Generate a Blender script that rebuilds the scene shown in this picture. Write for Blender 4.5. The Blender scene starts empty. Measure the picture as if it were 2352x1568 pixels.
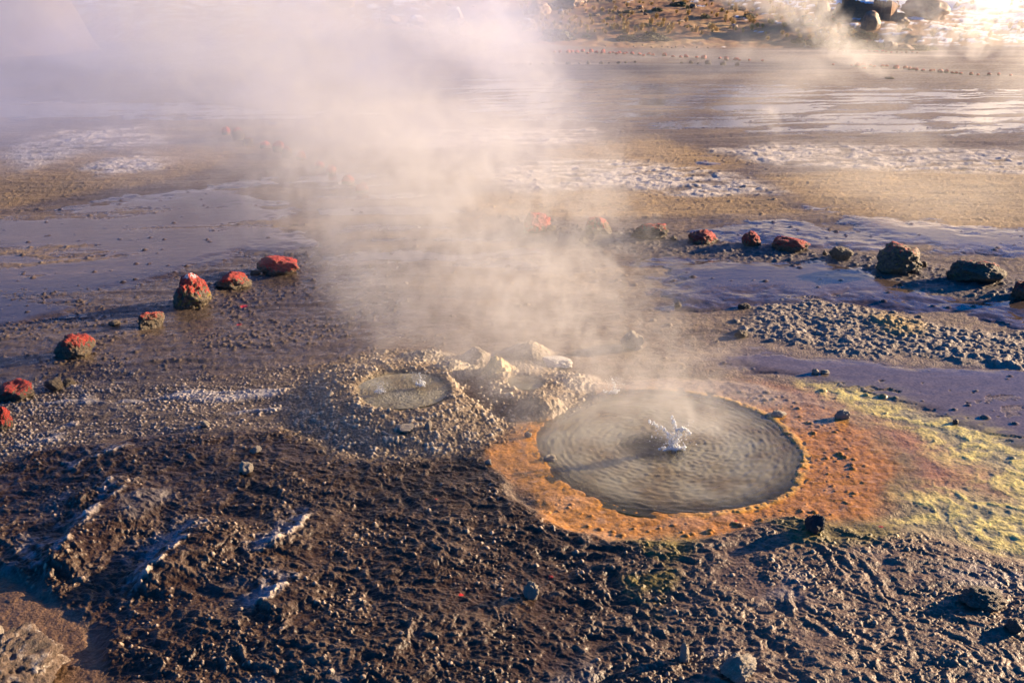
import bpy, bmesh, math, random
import numpy as np
from mathutils import Vector, noise as mnoise
R = math.radians
sc = bpy.context.scene
COL = sc.collection

# ------------------------------------------------------------------ camera, light, exposure
CAM_H, PITCH, LENS = 3.0, 20.0, 35.0
cd = bpy.data.cameras.new('camera'); cam = bpy.data.objects.new('camera', cd); COL.objects.link(cam)
cam.location = (0, 0, CAM_H); cam.rotation_euler = (R(90 - PITCH), 0, 0)
cd.lens = LENS; cd.sensor_width = 36; cd.clip_start = .05; cd.clip_end = 3000
sc.camera = cam
SUN_EL, SUN_AZ = 12.0, 68.0            # azimuth clockwise from +Y
w = bpy.data.worlds.new('World'); sc.world = w; w.use_nodes = True
wn = w.node_tree.nodes; bg = wn['Background']
sky = wn.new('ShaderNodeTexSky'); sky.sky_type = 'NISHITA'; sky.sun_disc = False
sky.sun_elevation = R(SUN_EL); sky.sun_rotation = R(SUN_AZ)
sky.altitude = 4300; sky.air_density = 1.0; sky.dust_density = .05; sky.ozone_density = 6.0
hs = wn.new('ShaderNodeHueSaturation'); hs.inputs['Saturation'].default_value = 1.7; hs.inputs['Hue'].default_value = .503
w.node_tree.links.new(sky.outputs[0], hs.inputs['Color']); w.node_tree.links.new(hs.outputs[0], bg.inputs[0]); bg.inputs[1].default_value = .072
sd_ = bpy.data.lights.new('sun', 'SUN'); sun = bpy.data.objects.new('sun', sd_); COL.objects.link(sun)
sd_.energy = 5; sd_.angle = R(.5); sd_.color = (1, .75, .47)
sun.rotation_euler = (R(90 - SUN_EL), 0, R(-SUN_AZ) + math.pi)
sdir = Vector((math.sin(R(SUN_AZ)) * math.cos(R(SUN_EL)), math.cos(R(SUN_AZ)) * math.cos(R(SUN_EL)), math.sin(R(SUN_EL))))
sun.rotation_euler = sdir.to_track_quat('Z', 'Y').to_euler()
vs = sc.view_settings; sc.display_settings.display_device = 'sRGB'
vs.view_transform = 'Standard'; vs.look = 'None'; vs.gamma = 1; vs.exposure = 1.7
cy = sc.cycles
cy.use_denoising = True
cy.volume_bounces = 2; cy.max_bounces = 8; cy.transparent_max_bounces = 16
cy.diffuse_bounces = 2; cy.glossy_bounces = 2; cy.transmission_bounces = 4
cy.volume_step_rate = 4.0; cy.volume_max_steps = 256
cy.sample_clamp_indirect = 4; cy.caustics_reflective = False; cy.caustics_refractive = False

# ------------------------------------------------------------------ photo pixel (2352 wide) -> ground point
FPX = 2352 * LENS / 36
cp, sp = math.cos(R(PITCH)), math.sin(R(PITCH))
def ray(u, v):
    a, b = (u - 1176) / FPX, (784 - v) / FPX
    return a, cp + b * sp, -sp + b * cp
def G(u, v, z=0.0):
    dx, dy, dz = ray(u, v)
    t = (z - CAM_H) / min(dz, -.004)
    return dx * t, dy * t

# ------------------------------------------------------------------ noise
rng = np.random.RandomState(7)
_T = 1024
_ang = rng.rand(_T, _T).astype(np.float32) * 2 * np.pi
_GX, _GY = np.cos(_ang), np.sin(_ang)
_JX, _JY, _JR, _JP = (rng.rand(_T, _T).astype(np.float32) for _ in range(4))
def pn(x, y, s=0):
    x = x + 17.31 * s; y = y + 31.77 * s
    xi = np.floor(x).astype(np.int64); yi = np.floor(y).astype(np.int64)
    fx = (x - xi).astype(np.float32); fy = (y - yi).astype(np.float32)
    ux = fx * fx * fx * (fx * (fx * 6 - 15) + 10); uy = fy * fy * fy * (fy * (fy * 6 - 15) + 10)
    x0 = (xi + s * 131) & 1023; x1 = (x0 + 1) & 1023; y0 = (yi + s * 57) & 1023; y1 = (y0 + 1) & 1023
    a = _GX[x0, y0] * fx + _GY[x0, y0] * fy
    b = _GX[x1, y0] * (fx - 1) + _GY[x1, y0] * fy
    c = _GX[x0, y1] * fx + _GY[x0, y1] * (fy - 1)
    d = _GX[x1, y1] * (fx - 1) + _GY[x1, y1] * (fy - 1)
    a = a + (b - a) * ux; c = c + (d - c) * ux
    return (a + (c - a) * uy) * 1.5                       # about -1..1
def fbm(x, y, o=4, s=0, g=.5, l=2.03):
    t = 0; a = 1.0; n = 0
    for k in range(o):
        t = t + a * pn(x, y, s + k); n += a; a *= g; x = x * l; y = y * l
    return t / n * 1.3
def ridged(x, y, o=3, s=0):
    t = 0; a = 1.0; n = 0
    for k in range(o):
        t = t + a * (1 - 2 * np.abs(pn(x, y, s + k))); n += a; a *= .5; x = x * 2.1; y = y * 2.1
    return t / n
def nodules(x, y, cell, rmin, rmax, dens, s=0):
    """Rounded knobs, one per jittered cell where dens beats the cell's draw; height in units of cell."""
    gx = x / cell; gy = y / cell
    xi = np.floor(gx).astype(np.int64); yi = np.floor(gy).astype(np.int64)
    best = np.zeros(gx.shape, np.float32)
    for i in (-1, 0, 1):
        for j in (-1, 0, 1):
            ci = (xi + i + s * 91) & 1023; cj = (yi + j + s * 37) & 1023
            px = xi + i + _JX[ci, cj]; py = yi + j + _JY[ci, cj]
            r = rmin + (rmax - rmin) * _JR[ci, cj] ** 2
            q = 1 - ((gx - px) ** 2 + (gy - py) ** 2) / (r * r)
            hh = np.where(_JP[ci, cj] < dens, r * np.sqrt(np.maximum(q, 0)), 0)
            best = np.maximum(best, hh)
    return best
def sst(e0, e1, x):
    t = np.clip((x - e0) / (e1 - e0), 0, 1); return t * t * (3 - 2 * t)
def _near(X, Y, P, pad):
    return np.nonzero((X > P[:, 0].min() - pad) & (X < P[:, 0].max() + pad) & (Y > P[:, 1].min() - pad) & (Y < P[:, 1].max() + pad))[0]
def poly_sd(X, Y, pts, z=0.0):
    """signed distance (inside positive) to a polygon given in photo pixels, laid on the ground"""
    P = np.array([G(u, v, z) for u, v in pts])
    out = np.full(X.shape, -9.0); idx = _near(X, Y, P, .6 + .12 * P[:, 1].mean())
    if not len(idx): return out
    X = X[idx]; Y = Y[idx]
    d2 = np.full(X.shape, 1e9); ins = np.zeros(X.shape, bool)
    n = len(P)
    for i in range(n):
        ax, ay = P[i]; bx, by = P[(i + 1) % n]
        ex, ey = bx - ax, by - ay
        t = np.clip(((X - ax) * ex + (Y - ay) * ey) / (ex * ex + ey * ey + 1e-9), 0, 1)
        d2 = np.minimum(d2, (X - ax - t * ex) ** 2 + (Y - ay - t * ey) ** 2)
        c = ((ay > Y) != (by > Y)) & (X < (bx - ax) * (Y - ay) / (by - ay + 1e-12) + ax)
        ins ^= c
    d = np.sqrt(d2)
    out[idx] = np.where(ins, d, -d)
    return out
def line_d(X, Y, pts):
    """distance to a polyline, and side (positive = right of travel), and position along 0..1"""
    P = np.array([G(u, v) for u, v in pts]); best = np.full(X.shape, 1e9); side = np.zeros(X.shape); pos = np.zeros(X.shape)
    n = len(P) - 1
    for i in range(n):
        ax, ay = P[i]; bx, by = P[i + 1]; ex, ey = bx - ax, by - ay
        t = np.clip(((X - ax) * ex + (Y - ay) * ey) / (ex * ex + ey * ey), 0, 1)
        dd = np.sqrt((X - ax - t * ex) ** 2 + (Y - ay - t * ey) ** 2)
        sgn = np.sign((X - ax) * ey - (Y - ay) * ex)
        m = dd < best
        best = np.where(m, dd, best); side = np.where(m, sgn, side); pos = np.where(m, (i + t) / n, pos)
    return best, side, pos

# ------------------------------------------------------------------ terrain description
POOL = G(1530, 1022); POOL_RX, POOL_RY = .90, .96
M1 = G(925, 880, .15); M2 = G(1205, 872, .08)
def hill_h(X, Y):
    """large shapes only"""
    d0 = 47.5 + 5.5 * sst(6, -8, X) + 1.5 * np.sin(X * .21) - 2.0 * sst(-18, -32, X)
    t = np.maximum(Y - d0, 0)
    h = .085 * t * sst(0, 5, t) + .06 * np.minimum(t, 1.5)
    h = h + .22 * np.maximum(Y - 72, 0) * sst(72, 95, Y)
    h = h + sst(0, 4, t) * (.35 * fbm(X * .16, Y * .11, 3, 40))
    # low sinter mound left of centre and a bank at the far left
    cx, cyy = G(900, 125)
    m = np.exp(-(((X - cx) / 6.2) ** 2 + ((Y - cyy) / 5.5) ** 2) ** 1.3)
    h = h + 1.0 * m
    cx, cyy = G(-40, 118)
    h = h + 2.3 * sst(1.1, .8, np.sqrt(((X - cx) / 4.6) ** 2 + ((Y - cyy) / 4) ** 2))
    return h
def mixc(col, c, m):
    return col + (np.array(c, np.float32) - col) * m[..., None]

def terrain(X, Y, full=True):
    X = np.asarray(X, np.float64); Y = np.asarray(Y, np.float64)
    H = hill_h(X, Y)
    if not full:
        return H
    r = np.sqrt(X * X + Y * Y)
    wx = .5 * fbm(X * .6, Y * .6, 3, 1); wy = .5 * fbm(X * .6, Y * .6, 3, 5)
    wq = fbm(X * 2.3, Y * 2.3, 4, 9)
    far = sst(8, 30, Y)
    def Z(pts, soft=.15, warp=.12):
        s = poly_sd(X, Y, pts) + warp * (wq + .6 * wx) * (1 + far * 3)
        sw = soft * (1 + 3 * far)
        return sst(-sw, sw, s)
    # flow streaks running left-right, slightly falling to the left
    sx = X * .98 + Y * .18; sy = -X * .16 + Y
    streak = fbm(sx * .35 + wx, sy * 1.7 + wy, 5, 12)
    streak2 = fbm(sx * 1.3, sy * 6.0, 4, 15)
    grain = fbm(X * 14, Y * 14, 3, 20)
    mid = fbm(X * 3.1, Y * 3.1, 4, 24)
    slowc = fbm(X * .45, Y * .45, 3, 28)
    h = .030 * streak + .010 * streak2 + .005 * grain
    col = np.zeros(X.shape + (3,), np.float32); col[:] = (.145, .102, .072)
    col = mixc(col, (.23, .165, .105), sst(-.1, .5, streak + .3 * mid))
    rough = .46 + .22 * sst(-.3, .4, grain)
    amp = np.ones(X.shape)          # relief multiplier
    lvl = np.full(X.shape, -9.0)    # local water film level
    thr = .012 * streak2 - .004
    def wetzone(m, level):
        nonlocal lvl
        lvl = np.maximum(lvl, np.where(m > .02, level - (1 - m) * .05, -9))
    # ---- middle distance
    tan = np.maximum.reduce([Z([(-300, 345), (620, 330), (420, 410), (150, 450), (-300, 540)]),
                             Z([(1250, 345), (1500, 312), (1720, 372), (1560, 415), (1300, 380)]),
                             Z([(1760, 405), (2352, 365), (2700, 520), (2000, 530), (1850, 470)]),
                             Z([(1050, 445), (1500, 430), (1750, 450), (1850, 490), (1400, 500), (1100, 500)])])
    col = mixc(col, (.38, .25, .115), tan * (.65 + .35 * mid)); rough = rough + .2 * tan
    nod = nodules(X, Y, .055, .15, .45, tan * .45, 3); h = h + nod * .055 * .45
    white = np.maximum.reduce([Z([(1100, 405), (1200, 374), (1330, 366), (1500, 374), (1680, 400), (1800, 440), (1600, 452), (1400, 430), (1200, 445)]),
                               Z([(840, 338), (950, 300), (1100, 296), (1370, 298), (1320, 328), (1050, 342)]),
                               Z([(1640, 345), (1800, 328), (2352, 345), (2500, 405), (2000, 392), (1750, 372)]),
                               Z([(0, 345), (130, 300), (330, 290), (385, 332), (210, 348), (50, 395)]),
                               Z([(180, 388), (320, 352), (390, 368), (362, 392), (250, 402)])])
    wr = ridged(sx * .9 + wx, sy * 2.6, 4, 33)
    wm = white * sst(.0, .75, wr + .6 * mid + .4 * slowc + .3 * grain)
    h = h + .028 * white * np.maximum(wr, -.3) + .02 * white * fbm(X * 5, Y * 5, 3, 35) * wm + .02 * white * nodules(X, Y, .11, .2, .5, .35, 36)
    col = mixc(col, (.28, .215, .15), white * .6); col = mixc(col, (.60, .53, .46), wm * .85); rough = rough + .2 * wm
    # far plain, pale streaks and snow dust
    fs = fbm(X * .10, Y * .8, 4, 44)
    col = mixc(col, (.42, .35, .27), sst(.1, .6, fs) * sst(30, 40, Y) * .8)
    # ---- wet sheets
    B = [([(1480, 600), (1900, 588), (2010, 622), (2200, 680), (2500, 690), (2500, 762), (2000, 700), (1750, 692), (1540, 712)], .032),
         ([(1690, 545), (1790, 524), (1850, 545), (2030, 562), (1950, 574), (1850, 566)], .05),
         ([(1900, 485), (2352, 530), (2600, 560), (2500, 610), (2120, 582), (1980, 545)], .03),
         ([(1580, 330), (1700, 400), (1900, 480), (2080, 545), (1950, 545), (1750, 440), (1600, 372)], .01),
         ([(1000, 170), (2500, 205), (2500, 318), (1800, 322), (1500, 302), (1000, 262)], .003),
         ([(-300, 222), (400, 228), (900, 262), (700, 285), (400, 275), (-300, 285)], .012),
         ([(-400, 560), (100, 480), (600, 400), (760, 560), (600, 590), (420, 640), (200, 715), (-400, 900)], .014),
         ([(600, 350), (900, 350), (1100, 480), (1300, 520), (1300, 700), (800, 700), (640, 520)], -.002)]
    for pts, lv in B:
        wetzone(Z(pts, .5, .3), lv)
    rightmud = Z([(1560, 830), (1700, 770), (1900, 810), (2150, 830), (2600, 840), (2700, 1200), (2200, 1000), (1900, 900)], .3)
    col = mixc(col, (.27, .205, .155), rightmud); h = h * (1 - .5 * rightmud) + .005 * rightmud * streak2
    wetzone(rightmud, .007)
    # ---- dark flats beside the left row of stones
    dark = Z([(-400, 700), (250, 640), (700, 560), (900, 600), (1000, 780), (800, 850), (400, 860), (-400, 980)], .4)
    col = mixc(col, (.070, .052, .040), dark * .8); rough = rough - .25 * dark
    cl = sst(.0, .5, fbm(X * 1.1, Y * 1.1, 3, 52) + .15)
    nod = nodules(X, Y, .05, .15, .42, .75 * cl * dark, 5); h = h + nod * .04
    # ridge of gravel under the right-hand row
    rg = Z([(1150, 500), (1400, 525), (1700, 560), (2000, 590), (2300, 640), (2500, 680), (2500, 730), (2250, 690), (1950, 632), (1600, 590), (1250, 560)], .3)
    col = mixc(col, (.125, .10, .085), rg); h = h + .03 * rg + rg * nodules(X, Y, .07, .2, .5, .8, 6) * .045
    # ---- small stones scattered everywhere in the wet
    peb = nodules(X, Y, .16, .05, .22, .22 + .25 * mid, 7)
    # ---- white-lilac popcorn apron on the left
    pop = Z([(-400, 930), (60, 885), (250, 845), (480, 865), (740, 850), (800, 960), (600, 1010), (300, 1015), (60, 1080), (-400, 1200)], .18, .2)
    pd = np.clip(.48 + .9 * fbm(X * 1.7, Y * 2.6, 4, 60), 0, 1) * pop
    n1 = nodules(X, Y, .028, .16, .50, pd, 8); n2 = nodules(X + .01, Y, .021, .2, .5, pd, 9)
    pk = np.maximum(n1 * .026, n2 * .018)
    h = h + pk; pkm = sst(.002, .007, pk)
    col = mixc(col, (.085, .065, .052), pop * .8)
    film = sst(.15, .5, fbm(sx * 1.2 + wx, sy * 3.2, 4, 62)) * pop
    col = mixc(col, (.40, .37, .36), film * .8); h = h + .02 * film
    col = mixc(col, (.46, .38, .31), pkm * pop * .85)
    # ---- brown sinter terrace of the foreground
    front = Z([(-500, 1130), (0, 1060), (300, 1010), (700, 985), (900, 1000), (1140, 1010), (1180, 1140), (1260, 1195), (1400, 1248), (1560, 1255), (1700, 1222),
               (1800, 1192), (2000, 1212), (2120, 1225), (2352, 1300), (2900, 1500), (3300, 2300), (500, 2600), (255, 1600), (205, 1445), (30, 1332), (-500, 1150)], .07, .10)
    rr = sst(1250, 2100, 1176 + X / np.maximum(Y, 1) / .547 * 1176)      # fades to smoother mud on the right
    fa = X * .80 - Y * .60; fb = X * .60 + Y * .80                       # scallop axes
    sc1 = ridged(fa * 3.4 + .9 * wq, fb * 5.0 + .9 * wq, 4, 70)
    sc2 = ridged(fa * 9 + .8 * mid, fb * 12 + .8 * mid, 3, 74)
    big = fbm(X * 1.1, Y * 1.1, 3, 78)
    fh = .021 * sc1 + .012 * sc2 + .04 * big + .006 * grain + .003 * fbm(X * 34, Y * 34, 3, 86)
    kd = np.clip(.06 + .80 * fbm(X * 2.6, Y * 2.6, 4, 80), .03, 1) * (.35 + .65 * sst(-.2, .4, sc1))
    k1 = nodules(X, Y, .034, .08, .42, kd, 10); k2 = nodules(X + .4, Y, .019, .2, .5, kd * 1.3, 11)
    kk = np.maximum(k1 * .034, k2 * .020)
    flat = sst(.0, .45, fbm(X * 1.6 + 3, Y * 2.4, 4, 82)) * (.5 + .5 * rr)
    fh = fh * (1 - .35 * rr) * (1 - .75 * flat) + kk * (1 - .5 * flat)
    h = h * (1 - front) + front * (.03 + fh)
    col = mixc(col, (.042, .022, .011), front * (1 - .75 * rr)); col = mixc(col, (.165, .105, .068), front * rr * .8)
    lightm = sst(.45, .95, sc1 * .5 + sc2 * .5 + .25 * mid) * .22 + sst(.004, .012, kk) * .95
    col = mixc(col, (.44, .32, .22), np.clip(front * lightm, 0, 1))
    col = mixc(col, (.33, .31, .31), front * sst(.35, .8, fbm(X * 1.3 + 9, Y * 1.3, 4, 84)) * .45)
    rough = rough * (1 - front) + front * (.42 - .16 * flat + .2 * lightm + .08 * rr)
    # scarps that face left, their faces crusted pale; sunlit lips painted into the colour
    for pts, hh, ww in (([(70, 1345), (110, 1312), (190, 1240), (262, 1180), (330, 1105)], .055, .22), ([(300, 1400), (350, 1335), (400, 1300), (455, 1250), (522, 1185)], .06, .26),
                        ([(560, 1420), (640, 1382), (700, 1325)], .03, .18), ([(150, 1095), (235, 1060), (330, 1028)], .03, .2), ([(620, 1300), (700, 1205), (745, 1170)], .02, .16), ([(120, 1190), (200, 1150), (300, 1110)], .03, .16)):
        dd, sd, ps = line_d(X + .10 * wq + .05 * mid, Y + .08 * mid + .05 * grain, pts)
        dd = np.abs(dd + .012 * grain)
        endf = sst(0, .25, ps) * sst(1, .75, ps)
        near = np.where(sd > 0, sst(ww * 1.6, 0, dd), sst(ww * .6, 0, dd) ** 1.3) * endf
        h = h + hh * near
        face = np.where(sd > 0, 0, sst(ww * 1.5, ww * .2, dd)) * endf
        lip = sst(.03, .008, dd) * endf * sst(-.1, .4, mid + grain)
        col = mixc(col, (.36, .34, .36), np.clip(face * sst(-.2, .5, mid + grain), 0, 1) * .6)
        col = mixc(col, (.55, .45, .35), lip * .8); h = h + lip * .010
    # lower mud basin in the left corner
    basin = Z([(-600, 1180), (20, 1330), (205, 1445), (255, 1600), (500, 2800), (-2000, 2800)], .035, .05)
    h = h * (1 - basin) + basin * (.012 + .008 * fbm(X * 2, Y * 2, 3, 90) + .004 * grain + .03 * nodules(X, Y, .14, .08, .25, .4, 12))
    col = mixc(col, (.15, .088, .048), basin); rough = rough * (1 - basin) + .42 * basin
    # ---- rough sinter island on the right
    rs = Z([(1690, 762), (1740, 708), (1850, 688), (1960, 700), (2100, 738), (2250, 760), (2420, 770), (2600, 835), (2300, 838), (2150, 822), (2000, 815), (1850, 802)], .12, .16)
    rk = np.maximum(nodules(X, Y, .075, .12, .52, rs * (.45 + .5 * mid), 13) * .065, nodules(X, Y, .04, .2, .5, rs * (.6 + .5 * grain), 14) * .035)
    h = h * (1 - .6 * rs) + rs * (.008 + .024 * ridged(X * 2.2, Y * 3.2, 4, 92) + .012 * grain) + rk * .6
    col = mixc(col, (.25, .205, .165), rs * .9); col = mixc(col, (.48, .41, .33), rs * sst(.01, .03, rk) * .6)
    ye = Z([(1990, 735), (2040, 722), (2110, 748), (2105, 775), (2030, 768)], .15)
    col = mixc(col, (.42, .28, .09), ye * .7); h = h + .02 * ye; rough = rough + .15 * rs
    # ---- pool, its orange shelf and yellow skirts
    px = (X - POOL[0]) / POOL_RX; py = (Y - POOL[1]) / POOL_RY
    pr = np.sqrt(px * px + py * py) + .035 * wq + .012 * mid + .02 * sst(0, 1, slowc)
    px_ = (X - POOL[0]) / POOL_RX
    shelf = Z([(1122, 985), (1150, 940), (1250, 905), (1500, 868), (1700, 872), (1850, 905), (1960, 950), (2045, 1010), (2130, 1080), (2060, 1150), (1985, 1208), (1800, 1190), (1690, 1222),
               (1560, 1250), (1400, 1243), (1262, 1192), (1182, 1132)], .08 + .16 * sst(.9, 1.6, px_), .11)
    h = h * (1 - shelf) + shelf * (.012 + .004 * grain + .006 * mid + .012 * nodules(X, Y, .05, .1, .35, .12, 15) + .028 * sst(1.08, 1.2, pr) * sst(1.5, 1.3, pr) * nodules(X, Y, .05, .15, .5, .35 + .5 * mid, 16) * sst(.4, -.2, py - px))
    oc = np.zeros_like(col); oc[:] = (.43, .19, .035)
    oc = mixc(oc, (.52, .22, .025), sst(1.14, 1.02, pr)); oc = mixc(oc, (.20, .16, .045), sst(1.5, 1.75, pr + .15 * mid))
    oc = mixc(oc, (.46, .26, .14), sst(.2, .8, slowc + mid) * .5); oc = mixc(oc, (.60, .38, .24), sst(.3, .8, fbm(X * 9, Y * 9, 3, 96)) * .35)
    oc = mixc(oc, (.30, .235, .165), sst(.1, 1.0, (Y - POOL[1]) + .4 * mid) * .85)
    col = col * (1 - shelf[..., None]) + oc * shelf[..., None]; rough = rough * (1 - shelf) + .20 * shelf
    ins = sst(1.0, .93, pr)
    h = h - ins * (.016 + .05 * sst(.95, .2, pr)) - .30 * sst(.16, .06, np.sqrt((px + .10) ** 2 + ((py + .05) * 1.2) ** 2) + .02 * mid)
    col = mixc(col, (.34, .32, .20), ins); col = mixc(col, (.44, .17, .03), ins * sst(.74, .98, pr)); col = mixc(col, (.20, .12, .06), ins * sst(-.2, .6, fbm(X * 4, Y * 6, 5, 98) + .3 * ridged(X * 7, Y * 12, 3, 99)) * .8)
    col = mixc(col, (.02, .025, .02), sst(.34, .10, np.sqrt((px + .10) ** 2 + ((py + .05) * 1.2) ** 2)))
    rim = sst(.05, .01, np.abs(pr - 1.01)) * sst(.1, .9, px + .3 + .5 * mid) * sst(-.4, .3, grain + .2)
    h = h + .004 * rim; col = mixc(col, (.62, .38, .08), rim * .7)
    sk = Z([(1700, 870), (1900, 900), (2050, 960), (2250, 1040), (2420, 1130), (2400, 1175), (2200, 1150), (2060, 1150), (2060, 1060), (1950, 960)], .2, .15) * (1 - shelf)
    col = mixc(col, (.46, .20, .085), sk * .85)
    yl = Z([(1850, 880), (2100, 930), (2352, 1010), (2700, 1160), (2600, 1350), (2352, 1270), (2120, 1225), (2055, 1190), (2065, 1120), (2300, 1130), (2100, 1000), (1950, 930)], .25, .2) * (1 - shelf)
    vein = ridged(X * 3.5 + wq, Y * 3.5, 4, 100)
    h = h * (1 - .6 * np.maximum(yl, sk)) + .007 * np.maximum(yl, sk) * np.maximum(vein, 0) + .004 * yl * grain
    col = mixc(col, (.40, .35, .16), yl * .8); col = mixc(col, (.76, .62, .18), yl * sst(.3, .7, vein + .2 * grain) * .9)
    rough = rough * (1 - .5 * np.maximum(yl, sk))
    gw = Z([(1430, 1250), (1600, 1238), (1560, 1330), (1480, 1420), (1440, 1330)], .08, .1)
    col = mixc(col, (.16, .125, .02), gw * sst(-.3, .3, mid) * .8)
    gw = Z([(1760, 1200), (2050, 1210), (2000, 1260), (1820, 1270)], .08, .1)
    col = mixc(col, (.17, .14, .03), gw * .7)
    # ---- cones of the two small geysers
    for (cx, cyy), R0, Rr, hr, fl in ((M1, 1.0, .41, .105, .080), (M2, .58, .17, .065, .045)):
        dx, dy = X - cx, Y - cyy
        rr_ = np.sqrt(dx * dx + (dy * 1.05) ** 2) * (1 + .07 * wq + .10 * np.sin(2 * np.arctan2(dy, dx) + 1))
        out = sst(R0, Rr * 1.02, rr_); inn = sst(Rr * 1.02, Rr * .78, rr_)
        cone = out * hr - inn * (hr - fl)
        on = sst(R0 * 1.1, R0 * .9, rr_)
        h = h * (1 - .8 * on) + cone
        pk_ = on * (1 - inn) * (.80 + .4 * mid); kn = np.maximum(nodules(X, Y, .033, .14, .58, pk_, 17) * .034, nodules(X, Y, .020, .2, .55, pk_, 18) * .020) + .012 * on * (1 - inn) * fbm(X * 8, Y * 8, 3, 21)
        h = h + kn
        col = mixc(col, (.21, .155, .10), on * (1 - inn)); col = mixc(col, (.52, .43, .31), on * sst(.004, .016, kn) * (.75 + .25 * grain))
        col = mixc(col, (.17, .14, .08), inn); rough = rough * (1 - on) + on * (.5)
    # lumps round the second cone
    for (u, v, rad, hg, cc) in ((1140, 855, .17, .12, (.50, .38, .17)), (1245, 935, .18, .09, (.24, .17, .10)), (1215, 800, .22, .09, (.36, .30, .21)),
                                (1092, 812, .15, .08, (.28, .23, .17)), (1330, 870, .25, .05, (.32, .26, .2)), (1060, 850, .22, .06, (.32, .27, .20)), (985, 815, .25, .05, (.26, .22, .17))):
        cx, cyy = G(u, v + 12)
        q = np.sqrt((X - cx) ** 2 + (Y - cyy) ** 2) / rad + .18 * wq + .12 * mid
        m = sst(1.1, .1, q); h = h + hg * m + m * (nodules(X, Y, .032, .2, .55, .75, 19) * .035 + .02 * fbm(X * 9, Y * 9, 3, 22))
        col = mixc(col, cc, sst(1.0, .7, q) * .8)
    for u_, v_, rd in ((548, 742, .03), (2022, 1217, .018), (1002, 1162, .012), (1265, 1335, .014), (1060, 1380, .012), (1690, 1200, .010), (560, 700, .05)):
        cx, cyy = G(u_, v_)
        col = mixc(col, (.42, .012, .008), sst(1, .6, np.sqrt((X - cx) ** 2 + (Y - cyy) ** 2) / rd + .5 * grain) * .9)
    # ---- water films fill the hollows
    film = (h < lvl + thr) & (Y < 46)
    edge = sst(.010, -.002, h - lvl - thr) * (lvl > -1)
    h = np.where(film, lvl + .0006 * fbm(sx * 4, sy * 9, 2, 110), h)
    h = h + np.where(lvl > -1, peb * .16 * .55, 0) * (1 - shelf) * (1 - front)
    dim = np.where(edge[..., None] > 0, np.array((.62, .60, .62), np.float32), 1)
    col = col * (1 + (dim - 1) * edge[..., None])
    rough = rough + (np.where(film, .07, .2) - rough) * edge
    # ---- hillside colours
    t = sst(46.5, 49, Y - 5.5 * sst(6, -8, X))
    hc = np.zeros_like(col); hc[:] = (.26, .13, .06)
    hc = mixc(hc, (.36, .22, .09), sst(-.2, .5, fbm(X * .5, Y * .5, 4, 120)))
    hn = fbm(X * .7, Y * 1.3, 5, 124) + .35 * fbm(X * 3, Y * 4, 3, 128) * sst(90, 72, Y)
    thr = .95 - .62 * sst(5, 20, X) - .55 * sst(16, 30, X) - .45 * sst(56, 75, Y) - .55 * sst(-2, -8, X)
    snow = sst(thr - .06, thr + .06, hn)
    h = h + t * (.07 * fbm(X * 2.2, Y * 2.2, 4, 130) + .04 * snow) * sst(90, 72, Y)
    hc = mixc(hc, (.80, .82, .86), snow)
    col = col * (1 - t[..., None]) + hc * t[..., None]; rough = rough * (1 - t) + .8 * t
    nv = np.clip(rough, .07, .95)
    return H + h, np.clip(col, .01, .9), nv

def hz(x, y):
    return float(terrain(np.array([x]), np.array([y]))[0][0])
def place(u, v):
    """point where the photo pixel's sight line meets the terrain"""
    dx, dy, dz = ray(u, v)
    lo, hi = 2.0, 160.0
    ts = np.concatenate([np.linspace(2, 30, 600), np.linspace(30, 110, 900)])
    zs = CAM_H + dz * ts - hill_h(dx * ts, dy * ts)
    k = np.argmax(zs < 0) if (zs < 0).any() else len(ts) - 1
    t = ts[k]
    x, y = dx * t, dy * t
    return x, y, hz(x, y)

# ------------------------------------------------------------------ material helpers
def new_mat(name):
    m = bpy.data.materials.new(name); m.use_nodes = True
    nt = m.node_tree
    return m, nt, nt.nodes['Principled BSDF']
def N(nt, t, **kw):
    n = nt.nodes.new(t)
    for k, v in kw.items(): setattr(n, k, v)
    return n
def noise_tex(nt, scale, detail=4, coord='Object', rough=.55, vec=None):
    n = N(nt, 'ShaderNodeTexNoise'); n.inputs['Scale'].default_value = scale; n.inputs['Detail'].default_value = detail; n.inputs['Roughness'].default_value = rough
    if vec is None:
        tc = N(nt, 'ShaderNodeTexCoord'); vec = tc.outputs[coord]
    nt.links.new(vec, n.inputs['Vector']); return n
def ramp(nt, fac, stops):
    r = N(nt, 'ShaderNodeValToRGB'); e = r.color_ramp.elements
    e[0].position, e[0].color = stops[0][0], (*stops[0][1], 1); e[1].position, e[1].color = stops[-1][0], (*stops[-1][1], 1)
    for p, c in stops[1:-1]:
        q = e.new(p); q.color = (*c, 1)
    nt.links.new(fac, r.inputs[0]); return r
def bump(nt, bs, height, dist, strength=1.0):
    b = N(nt, 'ShaderNodeBump'); b.inputs['Distance'].default_value = dist; b.inputs['Strength'].default_value = strength
    nt.links.new(height, b.inputs['Height']); nt.links.new(b.outputs[0], bs.inputs['Normal']); return b

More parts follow.
